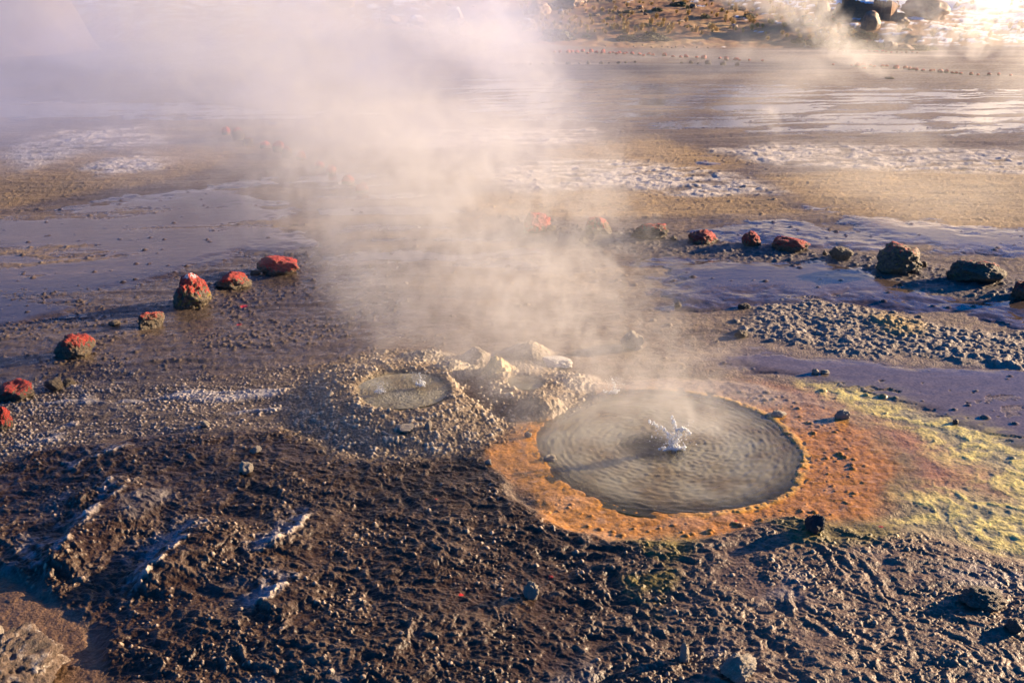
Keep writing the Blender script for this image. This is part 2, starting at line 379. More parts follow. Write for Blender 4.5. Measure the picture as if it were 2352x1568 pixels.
def mat_ground():
    m, nt, bs = new_mat('sinter_and_mud'); L = nt.links.new
    at = N(nt, 'ShaderNodeAttribute'); at.attribute_name = 'albedo'
    n = noise_tex(nt, 55, 5)
    n2 = noise_tex(nt, 9, 6)
    mr = N(nt, 'ShaderNodeMapRange'); mr.inputs[1].default_value = .3; mr.inputs[2].default_value = .7; mr.inputs[3].default_value = .62; mr.inputs[4].default_value = 1.38
    L(n.outputs['Fac'], mr.inputs[0])
    mr2 = N(nt, 'ShaderNodeMapRange'); mr2.inputs[1].default_value = .3; mr2.inputs[2].default_value = .7; mr2.inputs[3].default_value = .8; mr2.inputs[4].default_value = 1.2
    L(n2.outputs['Fac'], mr2.inputs[0])
    mu = N(nt, 'ShaderNodeMath', operation='MULTIPLY'); L(mr.outputs[0], mu.inputs[0]); L(mr2.outputs[0], mu.inputs[1])
    vm = N(nt, 'ShaderNodeVectorMath', operation='SCALE'); L(at.outputs['Color'], vm.inputs[0]); L(mu.outputs[0], vm.inputs['Scale'])
    L(vm.outputs[0], bs.inputs['Base Color'])
    L(at.outputs['Alpha'], bs.inputs['Roughness'])
    bs.inputs['IOR'].default_value = 1.42
    b = bump(nt, bs, n.outputs['Fac'], .012)
    mr3 = N(nt, 'ShaderNodeMapRange'); mr3.inputs[1].default_value = .1; mr3.inputs[2].default_value = .5; mr3.inputs[3].default_value = .06; mr3.inputs[4].default_value = .9
    L(at.outputs['Alpha'], mr3.inputs[0]); L(mr3.outputs[0], b.inputs['Strength'])
    return m
M_GROUND = mat_ground()

# ------------------------------------------------------------------ ground mesh: a fan of rows, finer near the path
def tag(o, label=None, cat=None, group=None, kind=None):
    for k, v in (('label', label), ('category', cat), ('group', group), ('kind', kind)):
        if v: o[k] = v
    return o
def grid_obj(name, ys, ts, mat):
    ny, nx = len(ys), len(ts)
    Yg = np.repeat(ys[:, None], nx, 1); Xg = Yg * ts[None, :]
    h, c, ro = terrain(Xg.ravel(), Yg.ravel())
    co = np.stack([Xg.ravel(), Yg.ravel(), h], 1).astype(np.float32)
    i = np.arange(ny * nx, dtype=np.int32).reshape(ny, nx)
    f = np.stack([i[:-1, :-1], i[:-1, 1:], i[1:, 1:], i[1:, :-1]], -1).reshape(-1, 4)
    me = bpy.data.meshes.new(name)
    me.vertices.add(len(co)); me.vertices.foreach_set('co', co.ravel())
    me.loops.add(f.size); me.loops.foreach_set('vertex_index', f.ravel())
    me.polygons.add(len(f)); me.polygons.foreach_set('loop_start', np.arange(0, f.size, 4, dtype=np.int32)); 
    me.update(calc_edges=True)
    me.polygons.foreach_set('use_smooth', np.ones(len(f), bool))
    a = me.color_attributes.new('albedo', 'FLOAT_COLOR', 'POINT')
    a.data.foreach_set('color', np.concatenate([c, ro[:, None]], 1).astype(np.float32).ravel())
    me.materials.append(mat)
    o = bpy.data.objects.new(name, me); COL.objects.link(o); o['kind'] = 'structure'
    return o
QUAL = .95
def rows(y0, y1, k):
    out = [y0]
    while out[-1] < y1: out.append(out[-1] + k * (out[-1] / 3.7) ** 1.6)
    return np.array(out)
ts = np.concatenate([np.linspace(-3, -.74, 60)[:-1], np.linspace(-.74, .74, int(1500 * QUAL)), np.linspace(.74, 3, 60)[1:]])
ys = np.concatenate([np.linspace(.5, 3.1, 30)[:-1], rows(3.1, 47, .0034 / QUAL)])
ground = grid_obj('ground', ys, ts, M_GROUND)
yh = np.concatenate([np.array([ys[-1]]), rows(ys[-1] + .1, 85, .005)[0:], np.linspace(90, 600, 40)])
hillside = grid_obj('hillside', yh, np.concatenate([np.linspace(-3, -.7, 40)[:-1], np.linspace(-.7, .7, 900), np.linspace(.7, 3, 40)[1:]]), M_GROUND)
print('ground verts', len(ground.data.vertices), len(hillside.data.vertices))


# ------------------------------------------------------------------ hot water sheets
def mat_water(deep=None):
    m = bpy.data.materials.new('hot_water'); m.use_nodes = True; nt = m.node_tree; L = nt.links.new
    nt.nodes.remove(nt.nodes['Principled BSDF'])
    tr = N(nt, 'ShaderNodeBsdfTransparent'); tr.inputs[0].default_value = (.93, .94, .88, 1)
    df = N(nt, 'ShaderNodeBsdfDiffuse'); 
    wn1 = noise_tex(nt, 3, 4, rough=.5); L(ramp(nt, wn1.outputs['Fac'], [(.36, (.30, .235, .14)), (.5, (.40, .355, .24)), (.64, (.47, .44, .32))]).outputs[0], df.inputs[0])
    m0 = N(nt, 'ShaderNodeMixShader'); m0.inputs[0].default_value = .55; L(tr.outputs[0], m0.inputs[1]); L(df.outputs[0], m0.inputs[2])
    if deep:
        tc = N(nt, 'ShaderNodeTexCoord'); ln = N(nt, 'ShaderNodeVectorMath', operation='LENGTH'); L(tc.outputs['Object'], ln.inputs[0])
        ds = N(nt, 'ShaderNodeVectorMath', operation='DISTANCE'); L(tc.outputs['Object'], ds.inputs[0]); ds.inputs[1].default_value = (-.09, -.06, 0)
        def mr(src, a, b, c, d):
            q = N(nt, 'ShaderNodeMapRange'); q.interpolation_type = 'SMOOTHSTEP'; L(src, q.inputs[0])
            for k, v in enumerate((a, b, c, d)): q.inputs[k + 1].default_value = v
            return q.outputs[0]
        mm = N(nt, 'ShaderNodeMath', operation='MULTIPLY'); L(mr(ln.outputs['Value'], .72, .96, .62, .12), mm.inputs[0]); L(mr(ds.outputs['Value'], .09, .30, .0, 1.0), mm.inputs[1])
        L(mm.outputs[0], m0.inputs[0])
    gl = N(nt, 'ShaderNodeBsdfGlossy'); gl.inputs['Roughness'].default_value = .06
    fr = N(nt, 'ShaderNodeFresnel'); fr.inputs[0].default_value = 1.33
    mx = N(nt, 'ShaderNodeMixShader'); L(fr.outputs[0], mx.inputs[0]); L(m0.outputs[0], mx.inputs[1]); L(gl.outputs[0], mx.inputs[2])
    L(mx.outputs[0], nt.nodes['Material Output'].inputs[0])
    return m
M_WATER = mat_water(); M_POOL = mat_water(True)
def water_sheet(cx, cyy, rx, ry, z, name, amp, src=(0, 0)):
    """disc of rippled water, rings of ripples spreading from the boiling spot"""
    nr, na = 90, 220
    rr, aa = np.meshgrid(np.linspace(0, 1, nr) ** .8, np.linspace(0, 2 * np.pi, na, endpoint=False), indexing='ij')
    x = rr * np.cos(aa) * rx; y = rr * np.sin(aa) * ry
    d = np.sqrt((x - src[0]) ** 2 + (y - src[1]) ** 2)
    k = rx / .9
    zz = amp * (.30 * np.sin(d * 150 / k + 3 * pn(x * 3 / k, y * 3 / k, 2)) * np.exp(-d * 3.0 / k) + .38 * fbm(x * 7 / k + .9 * y + .5 * pn(x * 4, y * 4, 3), y * 12 / k, 5, 130) + .60 * fbm(x * 30 / k, y * 34 / k, 3, 134))
    zz = zz * sst(1.0, .93, rr)
    co = np.stack([x, y, zz], -1).reshape(-1, 3)
    f = [(i * na + j, (i + 1) * na + j, (i + 1) * na + (j + 1) % na, i * na + (j + 1) % na) for i in range(nr - 1) for j in range(na)]
    me = bpy.data.meshes.new(name); me.from_pydata(co.tolist(), [], f); me.polygons.foreach_set('use_smooth', [True] * len(f)); me.materials.append(M_POOL if rx > .8 else M_WATER)
    o = bpy.data.objects.new(name, me); COL.objects.link(o); o.location = (cx, cyy, z); o['kind'] = 'structure'
    return o
water_sheet(POOL[0], POOL[1], POOL_RX * 1.07, POOL_RY * 1.07, .011, 'pool_water', .0075, (-.05, 0))
water_sheet(M1[0], M1[1], .36, .34, .092, 'crater_water', .007, (.1, .05))
water_sheet(M2[0], M2[1], .15, .14, .055, 'crater_water', .004)

# ------------------------------------------------------------------ rocks
def obj_attr(nt, name):
    a = N(nt, 'ShaderNodeAttribute'); a.attribute_type = 'OBJECT'; a.attribute_name = name; return a.outputs['Fac']
def math_(nt, op, a, b=None, c=None):
    n = N(nt, 'ShaderNodeMath', operation=op)
    for i, q in enumerate((a, b, c)):
        if q is None: continue
        if isinstance(q, (int, float)): n.inputs[i].default_value = q
        else: nt.links.new(q, n.inputs[i])
    return n.outputs[0]
def mix_(nt, fac, c1, c2):
    n = N(nt, 'ShaderNodeMix', data_type='RGBA'); nt.links.new(fac, n.inputs[0])
    for q, i in ((c1, 6), (c2, 7)):
        if isinstance(q, tuple): n.inputs[i].default_value = (*q, 1)
        else: nt.links.new(q, n.inputs[i])
    return n.outputs[2]
def mat_rock(name, stops, paint=True, scale=7):
    """rough lava or sinter stone; mesh attribute 'up' (0 base, 1 top) drives the paint, snow and crust lines"""
    m, nt, bs = new_mat(name); L = nt.links.new
    n = noise_tex(nt, scale, 8, rough=.65); base = ramp(nt, n.outputs['Fac'], stops).outputs[0]
    fine = noise_tex(nt, scale * 6, 6, rough=.7)
    at = N(nt, 'ShaderNodeAttribute'); at.attribute_name = 'up'; up = at.outputs['Fac']
    tcp = N(nt, 'ShaderNodeTexCoord'); mpp = N(nt, 'ShaderNodeMapping'); mpp.inputs['Scale'].default_value = (1.3, 1.3, .45); L(tcp.outputs['Object'], mpp.inputs[0])
    pn_ = noise_tex(nt, scale * .7, 8, rough=.72, vec=mpp.outputs[0])
    if paint:
        yel = noise_tex(nt, scale * .8, 6); ym = math_(nt, 'MULTIPLY', math_(nt, 'SUBTRACT', yel.outputs['Fac'], .55), 14); ym = math_(nt, 'MINIMUM', math_(nt, 'MAXIMUM', ym, 0), 1)
        ym = math_(nt, 'MULTIPLY', ym, obj_attr(nt, 'moss'))
        base = mix_(nt, ym, base, (.30, .22, .035))
        q = math_(nt, 'ADD', up, math_(nt, 'MULTIPLY', math_(nt, 'SUBTRACT', pn_.outputs['Fac'], .5), 2.2))
        q = math_(nt, 'SUBTRACT', q, math_(nt, 'SUBTRACT', 1.16, obj_attr(nt, 'paint')))
        pm = math_(nt, 'MINIMUM', math_(nt, 'MAXIMUM', math_(nt, 'MULTIPLY', q, 18), 0), 1)
        chip = math_(nt, 'MINIMUM', math_(nt, 'MAXIMUM', math_(nt, 'MULTIPLY', math_(nt, 'SUBTRACT', fine.outputs['Fac'], .43), 16), 0), 1); pm = math_(nt, 'MULTIPLY', pm, chip)
        redv = ramp(nt, fine.outputs['Fac'], [(.3, (.16, .004, .003)), (.5, (.50, .010, .006)), (.7, (.68, .020, .010))]).outputs[0]
        base = mix_(nt, pm, base, redv)
        sn = math_(nt, 'ADD', up, math_(nt, 'MULTIPLY', math_(nt, 'SUBTRACT', yel.outputs['Fac'], .5), .9))
        sn = math_(nt, 'SUBTRACT', sn, math_(nt, 'SUBTRACT', 1.25, obj_attr(nt, 'snow')))
        sm = math_(nt, 'MINIMUM', math_(nt, 'MAXIMUM', math_(nt, 'MULTIPLY', sn, 16), 0), 1)
        base = mix_(nt, sm, base, (.78, .80, .84))
    L(base, bs.inputs['Base Color']); bs.inputs['Roughness'].default_value = .62
    hh = math_(nt, 'ADD', math_(nt, 'MULTIPLY', n.outputs['Fac'], 2.0), math_(nt, 'MULTIPLY', fine.outputs['Fac'], .5))
    bump(nt, bs, hh, .04, .9)
    return m
M_LAVA = mat_rock('dark_lava_stone', [(.3, (.045, .033, .024)), (.5, (.13, .095, .065)), (.7, (.24, .18, .12))])
M_SINTER = mat_rock('pale_sinter_stone', [(.3, (.28, .22, .16)), (.5, (.54, .45, .35)), (.7, (.75, .68, .58))], False, 14)
M_BLUEROCK = mat_rock('wet_blue_grey_stone', [(.3, (.03, .03, .035)), (.55, (.085, .085, .095)), (.75, (.16, .14, .13))], False, 18)
M_CRUST = mat_rock('wet_brown_crust', [(.35, (.09, .058, .04)), (.52, (.20, .14, .10)), (.7, (.42, .33, .25))], False, 9)
M_FROST = mat_rock('frosty_brown_stone', [(.36, (.045, .028, .02)), (.52, (.17, .11, .075)), (.66, (.52, .45, .38))], True, 3.2)
M_WHITE = mat_rock('smooth_white_stone', [(.3, (.60, .56, .50)), (.7, (.80, .76, .70))], False, 4)
M_BROWNROCK = mat_rock('brown_boulder', [(.3, (.10, .055, .032)), (.5, (.24, .135, .075)), (.7, (.38, .23, .12))], True, 2.2)

def rock_mesh(name, seed, sub, mat, cuts=9, rough=.16, fine=.05, flat=1.0, size=1.0):
    """unit boulder: sphere trimmed by random planes then weathered with noise; 'size' sets the grain of the fine noise"""
    rnd = random.Random(seed)
    bm = bmesh.new(); bmesh.ops.create_icosphere(bm, subdivisions=sub, radius=1)
    pl = []
    for _ in range(cuts):
        n = Vector((rnd.gauss(0, 1), rnd.gauss(0, 1), rnd.gauss(0, .8))).normalized(); pl.append((n, rnd.uniform(.62, .92)))
    off = Vector((seed * 3.7, seed * 1.3, 0))
    up = []
    for v in bm.verts:
        d = v.co.copy()
        r = 1 + rough * 1.5 * mnoise.noise(d * 1.4 + off)
        p = d * r
        for n, dd in pl:
            e = p.dot(n) - dd
            if e > 0: p = p - n * e * .85
        p = p + d * (rough * .6 * mnoise.noise(d * 3.3 + off) + fine * mnoise.noise(d * 9 + off) + fine * .8 * mnoise.turbulence(d * 14 + off, 3, False) - fine * .5)
        if p.z < -.55: p.z = -.55 + (p.z + .55) * .2
        v.co = p
    me = bpy.data.meshes.new(name); bm.to_mesh(me); bm.free()
    z = np.array([v.co.z for v in me.vertices]); zz = (z - z.min()) / (z.max() - z.min())
    a = me.attributes.new('up', 'FLOAT', 'POINT'); a.data.foreach_set('value', zz.astype(np.float32))
    me.polygons.foreach_set('use_smooth', [True] * len(me.polygons)); me.materials.append(mat)
    return me
def depth_at(x, y, z): return y * cp + (CAM_H - z) * sp
def put_rock(name, label, cat, me, u, v, wpx, hpx, group=None, paint=0, moss=0, snow=0, rot=0, ydepth=.85, sink=.12, hill=False):
    """stone whose picture spans wpx by hpx with its foot line at v"""
    x, y, z = place(u, v)
    D = depth_at(x, y, z); a = wpx * D / FPX / 2
    dep = math.atan2(CAM_H - z, y); H2 = hpx * D / FPX
    b = a * ydepth
    # visible height of an ellipsoid standing on the ground
    c = math.sqrt(max((H2 / 2) ** 2 - (b * math.sin(dep)) ** 2, (H2 * .28) ** 2)) / max(math.cos(dep), .3)
    o = bpy.data.objects.new(name, me); COL.objects.link(o)
    y2 = y + b * .75
    o.location = (x * y2 / y, y2, hz(x * y2 / y, y2) + c * (.62 - sink)); o.scale = (a * 1.04, b, c * 1.12)
    o.rotation_euler = (0, 0, rot)
    o['paint'] = float(paint); o['moss'] = float(moss); o['snow'] = float(snow)
    return tag(o, label, cat, group)
GL = 'red painted stones in the near left row'
near_left = [
    ('orange red stone cut by the left edge of the picture, foot of the left row', 2, 988, 56, 62, .75, .1, 0, 3),
    ('wide rough stone with red streaked top at the left edge above the pale gravel', 45, 925, 104, 54, .52, .15, 0, 11),
    ('round dark stone with a bright red jagged cap, second fully seen from the left edge', 178, 826, 95, 68, .48, .35, 0, 5),
    ('small low dark stone with a little faded red on its right side', 349, 756, 66, 46, .38, .15, .10, 23),
    ('tall domed stone with red paint, yellow moss and a dab of snow on top', 445, 708, 86, 82, .62, .95, .34, 17),
    ('flat oval stone with red top just right of the tall domed stone', 537, 664, 82, 44, .55, .35, 0, 29),
    ('broad low red stone farthest along the near left row, half in steam', 645, 632, 98, 50, .70, .30, 0, 31)]
for lab, u, v, wp, hp, pt, ms, sn, sd in near_left:
    put_rock('painted_stone', lab, 'stone', rock_mesh('painted_stone', sd, 5, M_LAVA, 6, .2, .07), u, v, wp, hp, GL, pt, ms, sn, sd)
for lab, u, v, wp, hp, sd in (('grey unpainted lump beside the wide red streaked stone', 130, 905, 44, 30, 41), ('small grey unpainted lump right behind the other grey lump', 160, 892, 36, 24, 42),
                              ('tiny dark stone low in the wet mud left of the small faded red stone', 265, 752, 34, 14, 43), ('small brown stone between the flat oval stone and the broad red stone', 588, 634, 26, 14, 44)):
    put_rock('grey_stone', lab, 'stone', rock_mesh('grey_stone', sd, 4, M_LAVA), u, v, wp, hp, None, 0, .2, 0, sd)
GR = 'stones in the row right of the steam'
right_row = [
    ('faint red stone deep in the steam, leftmost of the right hand row', 1235, 538, 74, 52, .75, .1, 0, 51),
    ('dark stone with a small red peak, second in the right hand row', 1372, 548, 76, 46, .36, .1, 0, 52),
    ('wide dark stone with hardly any paint, third in the right hand row', 1490, 554, 84, 40, .20, .2, 0, 53),
    ('flat topped dull red block before the blue puddle', 1618, 564, 74, 36, .66, .1, 0, 54),
    ('angular dull red stone at the left end of the blue puddle', 1722, 574, 58, 36, .60, .1, 0, 55),
    ('long low stone with red right half in front of the blue puddle', 1812, 584, 84, 36, .50, .1, 0, 56),
    ('small square brown stone without paint in the right hand row', 1930, 604, 56, 34, .0, .1, 0, 57),
    ('largest rounded grey green boulder of the right hand row', 2063, 636, 116, 74, .30, .65, 0, 58),
    ('broad grey boulder veiled by thin steam near the right edge', 2235, 662, 120, 60, .22, .35, 0, 59),
    ('reddish stone cut by the right edge of the picture', 2345, 698, 66, 48, .55, .2, 0, 60)]
for lab, u, v, wp, hp, pt, ms, sn, sd in right_row:
    put_rock('painted_stone', lab, 'stone', rock_mesh('painted_stone', sd, 5, M_LAVA, 6, .2, .07), u, v, wp, hp, GR, pt + (.14 if u < 1900 else -.06), ms, sn, sd)
for lab, u, v, wp, hp, sd in (('small stone right of the faint red stone in the steam', 1266, 536, 26, 16, 61), ('small stone at the foot of the stone with the red peak', 1340, 562, 22, 14, 62),
                              ('little stone between the wide dark stone and the flat topped red block', 1545, 556, 18, 12, 63), ('little dark stone left of the small square brown stone', 1893, 592, 16, 12, 64),
                              ('little dark stone right of the largest rounded boulder', 2122, 618, 16, 14, 65)):
    put_rock('small_stone', lab, 'stone', rock_mesh('small_stone', sd, 4, M_LAVA), u, v, wp, hp, None, 0, 0, 0, sd)
FM = [rock_mesh('row_stone', 200 + k, 3, M_LAVA, 8) for k in range(7)]
rs_ = random.Random(4)
for i, (u, v, wp, hp, pt) in enumerate([(520, 312, 22, 24, .75), (547, 322, 32, 34, .35), (570, 336, 32, 26, .2), (610, 344, 28, 24, .6), (642, 352, 28, 32, .62), (659, 364, 26, 34, .35), (691, 368, 24, 24, .85),
                                        (735, 388, 26, 20, .7), (762, 400, 26, 22, .8), (800, 425, 34, 26, .8), (832, 444, 30, 26, .85)]):
    put_rock('painted_stone', 'red topped stone seen dimly through steam in the middle left row', 'stone', FM[i % 7], u, v, wp, hp, 'stones of the middle left row in the steam', pt, .1, 0, rs_.random() * 6)
def far_row(lab, grp, lst, pt, moss=.1, vo=0):
    for i, (cx_, cy__, wp) in enumerate(lst):
        put_rock('row_stone', lab, 'stone', FM[(i * 3 + len(lst)) % 7], 1176 + cx_ * .5, (cy__ + vo) * .5, wp * 1.15, wp * 1.15 * rs_.uniform(.62, .85), grp, pt if not callable(pt) else pt(), moss, 0, rs_.random() * 6)
far_row('small bright red stone of the long far row before the brown slope', 'far row of red stones',
        [(195, 244, 7), (220, 244, 8), (258, 246, 11), (275, 242, 10), (298, 246, 11), (325, 242, 10), (348, 248, 7), (364, 242, 11), (388, 248, 9), (416, 250, 11), (418, 240, 9), (448, 250, 10), (465, 246, 8), (480, 252, 8),
         (493, 246, 10), (515, 252, 8), (527, 246, 7), (552, 252, 10), (585, 255, 11), (604, 260, 8), (628, 256, 10), (645, 258, 10), (700, 260, 10), (740, 264, 8), (775, 268, 8), (798, 266, 12), (848, 270, 8), (880, 272, 13),
         (955, 272, 9), (982, 280, 13), (1028, 278, 12), (1045, 282, 7), (1090, 282, 7), (1150, 284, 7)], lambda: rs_.uniform(.75, .95))
far_row('small dark unpainted stone of the evenly spaced far row', 'far row of dark stones',
        [(12, 300, 7), (84, 300, 8), (140, 298, 7), (192, 298, 8), (257, 298, 11), (308, 296, 5), (350, 298, 10), (410, 296, 9), (445, 294, 6), (490, 294, 11), (522, 294, 8), (566, 290, 7),
         (780, 292, 7), (822, 292, 10), (855, 294, 7), (900, 298, 14), (968, 302, 15), (1033, 304, 10)], 0, .4)
far_row('small red stone of the right hand far row beside the puffing vents', 'right hand far row of red stones',
        [(1475, 300, 6), (1560, 304, 5), (1587, 308, 14), (1612, 304, 11), (1618, 316, 8), (1648, 308, 9), (1664, 310, 8), (1702, 310, 11), (1722, 308, 8), (1763, 316, 14), (1768, 320, 9), (1808, 318, 11), (1826, 322, 10),
         (1845, 322, 8), (1858, 326, 9), (1888, 328, 9), (1925, 330, 10), (1938, 328, 8), (1968, 334, 12), (1995, 336, 11), (2022, 338, 8), (2040, 340, 8), (2062, 342, 9), (2110, 346, 9), (2140, 348, 7), (2190, 348, 9), (2235, 350, 9), (2290, 352, 8)], lambda: rs_.uniform(.7, .95))
far_row('tiny tan stone of the farthest row at the foot of the slope', 'farthest row of tan stones',
        [(430, 214, 5), (560, 216, 5), (600, 214, 5), (640, 218, 6), (690, 218, 5), (716, 220, 5), (734, 220, 6), (752, 220, 5), (790, 220, 5), (850, 222, 5), (900, 224, 5), (30, 210, 6), (60, 208, 8), (88, 206, 5),
         (1455, 232, 6), (1468, 236, 7), (1482, 232, 7), (1496, 240, 6), (1508, 234, 6), (1520, 238, 6), (1534, 240, 6), (1560, 242, 5), (1578, 242, 5)], .1, .2)
far_row('tiny dark red stone of the farthest row below the dark boulder', 'farthest row of dark red stones',
        [(1640, 240, 7), (1664, 242, 7), (1676, 242, 8), (1700, 242, 8), (1718, 242, 6), (1742, 244, 6), (1768, 244, 6), (1790, 244, 5), (1812, 244, 6), (1840, 244, 6), (1862, 246, 5)], lambda: rs_.uniform(.3, .8))

# loose stones and crust lumps near the pools
for nm, lab, mt, u, v, wp, hp, sd, sub in (
    ('dark_stone', 'blocky wet blue grey stone standing at the lower edge of the orange shelf', M_BLUEROCK, 1863, 1254, 50, 50, 71, 5),
    ('pale_chip', 'cream flaky crust chip lying alone on the dark foreground', M_SINTER, 1220, 1388, 36, 42, 72, 5),
    ('pale_stone', 'knobbly pale stone in the water at the left end of the pool', M_SINTER, 1263, 1066, 34, 22, 73, 4),
    ('pale_stone', 'small tan stone on the orange shelf left of the pool', M_SINTER, 1213, 1010, 18, 16, 74, 4),
    ('grey_stone', 'round grey stone on the orange crust right of the pool', M_SINTER, 1934, 970, 34, 26, 75, 4),
    ('flat_stone', 'flat pale stone with orange base on the right rim of the pool', M_SINTER, 1785, 964, 40, 18, 76, 4),
    ('boulder', 'grey rounded boulder in the steam behind the pool', M_SINTER, 1450, 802, 66, 44, 77, 5),
    ('white_stone', 'smooth bright white stone behind the small cone', M_WHITE, 1285, 848, 82, 28, 78, 4),
    ('crust_lump', 'large hollow looking crust lump at the bottom edge of the picture', M_SINTER, 1690, 1585, 84, 62, 79, 5),
    ('crust_lump', 'narrow upright crust lump left of the large lump at the bottom edge', M_SINTER, 1572, 1534, 30, 50, 80, 4),
    ('pale_stone', 'pale frosted knobby stone alone on the dark terrace at left', M_SINTER, 568, 1108, 40, 32, 81, 4),
    ('pale_stone', 'pale stone with long shadow just below the large cone', M_SINTER, 932, 1020, 48, 20, 82, 4),
    ('pale_stone', 'small warm lit stone above the pale frosted stone', M_SINTER, 590, 1056, 32, 18, 83, 4),
    ('pale_stone', 'small pale stone on the lilac popcorn apron', M_SINTER, 474, 992, 24, 14, 84, 4),
    ('crust_heap', 'shiny wet brown crust heap near the lower right edge', M_CRUST, 2245, 1428, 100, 50, 85, 5),
    ('crust_lump', 'brown wet lump at the right edge below the crust heap', M_CRUST, 2322, 1474, 42, 32, 86, 4),
    ('grey_stone', 'left one of two small grey lumps in the blue wet flat', M_LAVA, 1557, 708, 20, 14, 87, 4),
    ('grey_stone', 'right one of two small grey lumps in the blue wet flat', M_LAVA, 1710, 712, 28, 16, 88, 4),
    ('grey_stone', 'dark lump at the left tip of the rough sinter island', M_LAVA, 1703, 776, 36, 20, 89, 4),
    ('grey_stone', 'left one of two stones on the pink mud below the sinter island', M_SINTER, 1872, 862, 18, 14, 90, 3),
    ('grey_stone', 'right one of two stones on the pink mud below the sinter island', M_SINTER, 1893, 864, 20, 12, 91, 3),
    ('dark_stone', 'small dark pebble on the mud above the yellow crust', M_LAVA, 2194, 976, 16, 12, 92, 3),
    ('pale_stone', 'knobby pale crust lump on the left border of the orange shelf', M_SINTER, 1122, 1080, 22, 16, 93, 3),
    ('dark_slab', 'flat dark slab on the far plain near the puffing vent', M_LAVA, 2042, 182, 22, 7, 94, 3),
    ('pale_stone', 'pair forming tan crust lump right of the large pale terrace stone', M_SINTER, 985, 1012, 20, 22, 95, 3)):
    put_rock(nm, lab.replace('pair forming tan', 'upright tan'), 'stone', rock_mesh(nm, sd, sub, mt, 7, .24, .10), u, v, wp, hp, None, 0, 0, 0, sd)
# boulder in the bottom left corner
put_rock('corner_boulder', 'big frosty brown boulder with red paint specks in the bottom left corner', 'boulder', rock_mesh('corner_boulder', 101, 6, M_FROST, 6, .26, .08), 25, 1650, 300, 185, None, -.12, 0, .12, 2.2)
put_rock('corner_boulder', 'tan stone peeking out behind the frosty boulder at the left edge', 'boulder', rock_mesh('corner_boulder', 102, 4, M_SINTER), -14, 1500, 62, 50, None, 0, 0, 0, 1)

# ------------------------------------------------------------------ splashes of boiling water
def mat_drops():
    m, nt, bs = new_mat('splashing_water'); nt.nodes.remove(bs); L = nt.links.new
    tl = N(nt, 'ShaderNodeBsdfTranslucent'); tl.inputs[0].default_value = (.95, .96, .97, 1)
    df = N(nt, 'ShaderNodeBsdfDiffuse'); df.inputs[0].default_value = (.92, .94, .95, 1)
    gl = N(nt, 'ShaderNodeBsdfGlossy'); gl.inputs['Roughness'].default_value = .15
    a_ = N(nt, 'ShaderNodeMixShader'); a_.inputs[0].default_value = .45; L(tl.outputs[0], a_.inputs[1]); L(df.outputs[0], a_.inputs[2])
    b_ = N(nt, 'ShaderNodeMixShader'); b_.inputs[0].default_value = .2; L(a_.outputs[0], b_.inputs[1]); L(gl.outputs[0], b_.inputs[2])
    L(b_.outputs[0], nt.nodes['Material Output'].inputs[0]); return m
M_DROP = mat_drops()
def splash(label, u, v, chains, s, seed, z0):
    """jets of water as strings of merging drops; chains given as photo pixel offsets from the boiling spot"""
    rnd = random.Random(seed); x, y = G(u, v, z0); D = depth_at(x, y, z0); px = D / FPX
    bm = bmesh.new()
    def drop(du, dv, r):
        mt_ = bmesh.ops.create_icosphere(bm, subdivisions=2, radius=r)
        sc_ = Vector((1, 1, rnd.uniform(.8, 1.5))); off = Vector((du * px, rnd.uniform(-.02, .02), -dv * px / cp))
        for q in mt_['verts']:
            q.co = Vector((q.co.x * sc_.x, q.co.y, q.co.z * sc_.z)) * (1 + .25 * mnoise.noise(q.co * 90 + off * 50)) + off
    for pts in chains:
        for (a, b), (c, d) in zip(pts, pts[1:]):
            n = max(3, int(math.hypot(c - a, d - b) / 1.1))
            for k in range(n):
                t = k / n
                drop(a + (c - a) * t + rnd.gauss(0, 1.6), b + (d - b) * t + rnd.gauss(0, 1.6), px * s * rnd.choice((.8, 1.1, 1.5, 2.2, 3.0)))
        drop(pts[-1][0], pts[-1][1], px * s * 3)
    for _ in range(260):
        r_ = rnd.random(); drop(rnd.gauss(0, 10 + 22 * r_) * s, (-70 * r_ + rnd.gauss(0, 7)) * s * .9 + 4 * s, px * s * rnd.choice((.5, .7, .9, 1.4)))
    for _ in range(60):
        drop(rnd.gauss(0, 13) * s, rnd.gauss(0, 4) * s, px * s * rnd.uniform(1.5, 4))
    me = bpy.data.meshes.new('water_splash'); bm.to_mesh(me); bm.free()
    me.polygons.foreach_set('use_smooth', [True] * len(me.polygons)); me.materials.append(M_DROP)
    o = bpy.data.objects.new('water_splash', me); COL.objects.link(o); o.location = (x, y, z0); return tag(o, label, 'splash', 'boiling water splashes')
splash('largest sparkling splash of boiling water leaping in the orange rimmed pool', 1545, 1030, [[(0, -15), (-8, -32), (-24, -46), (-56, -64)], [(0, -20), (8, -44), (0, -60), (-5, -74)], [(8, -44), (18, -50), (36, -40)], [(0, -8), (10, -22), (16, -44)], [(-3, -5), (-12, -30)]], 1.0, 3, .02)
splash('small splash at the right side of the large cone crater', 966, 882, [[(0, 0), (1, -12), (-2, -24)], [(2, -2), (8, -6)]], .5, 4, .12)
splash('tiny splash at the left side of the large cone crater', 872, 898, [[(0, 0), (-2, -8)]], .42, 5, .12)
splash('thin water spurt at the left rear edge of the orange rimmed pool', 1408, 900, [[(0, 0), (2, -14), (-3, -30)], [(0, 0), (5, -18)]], .55, 6, .02)

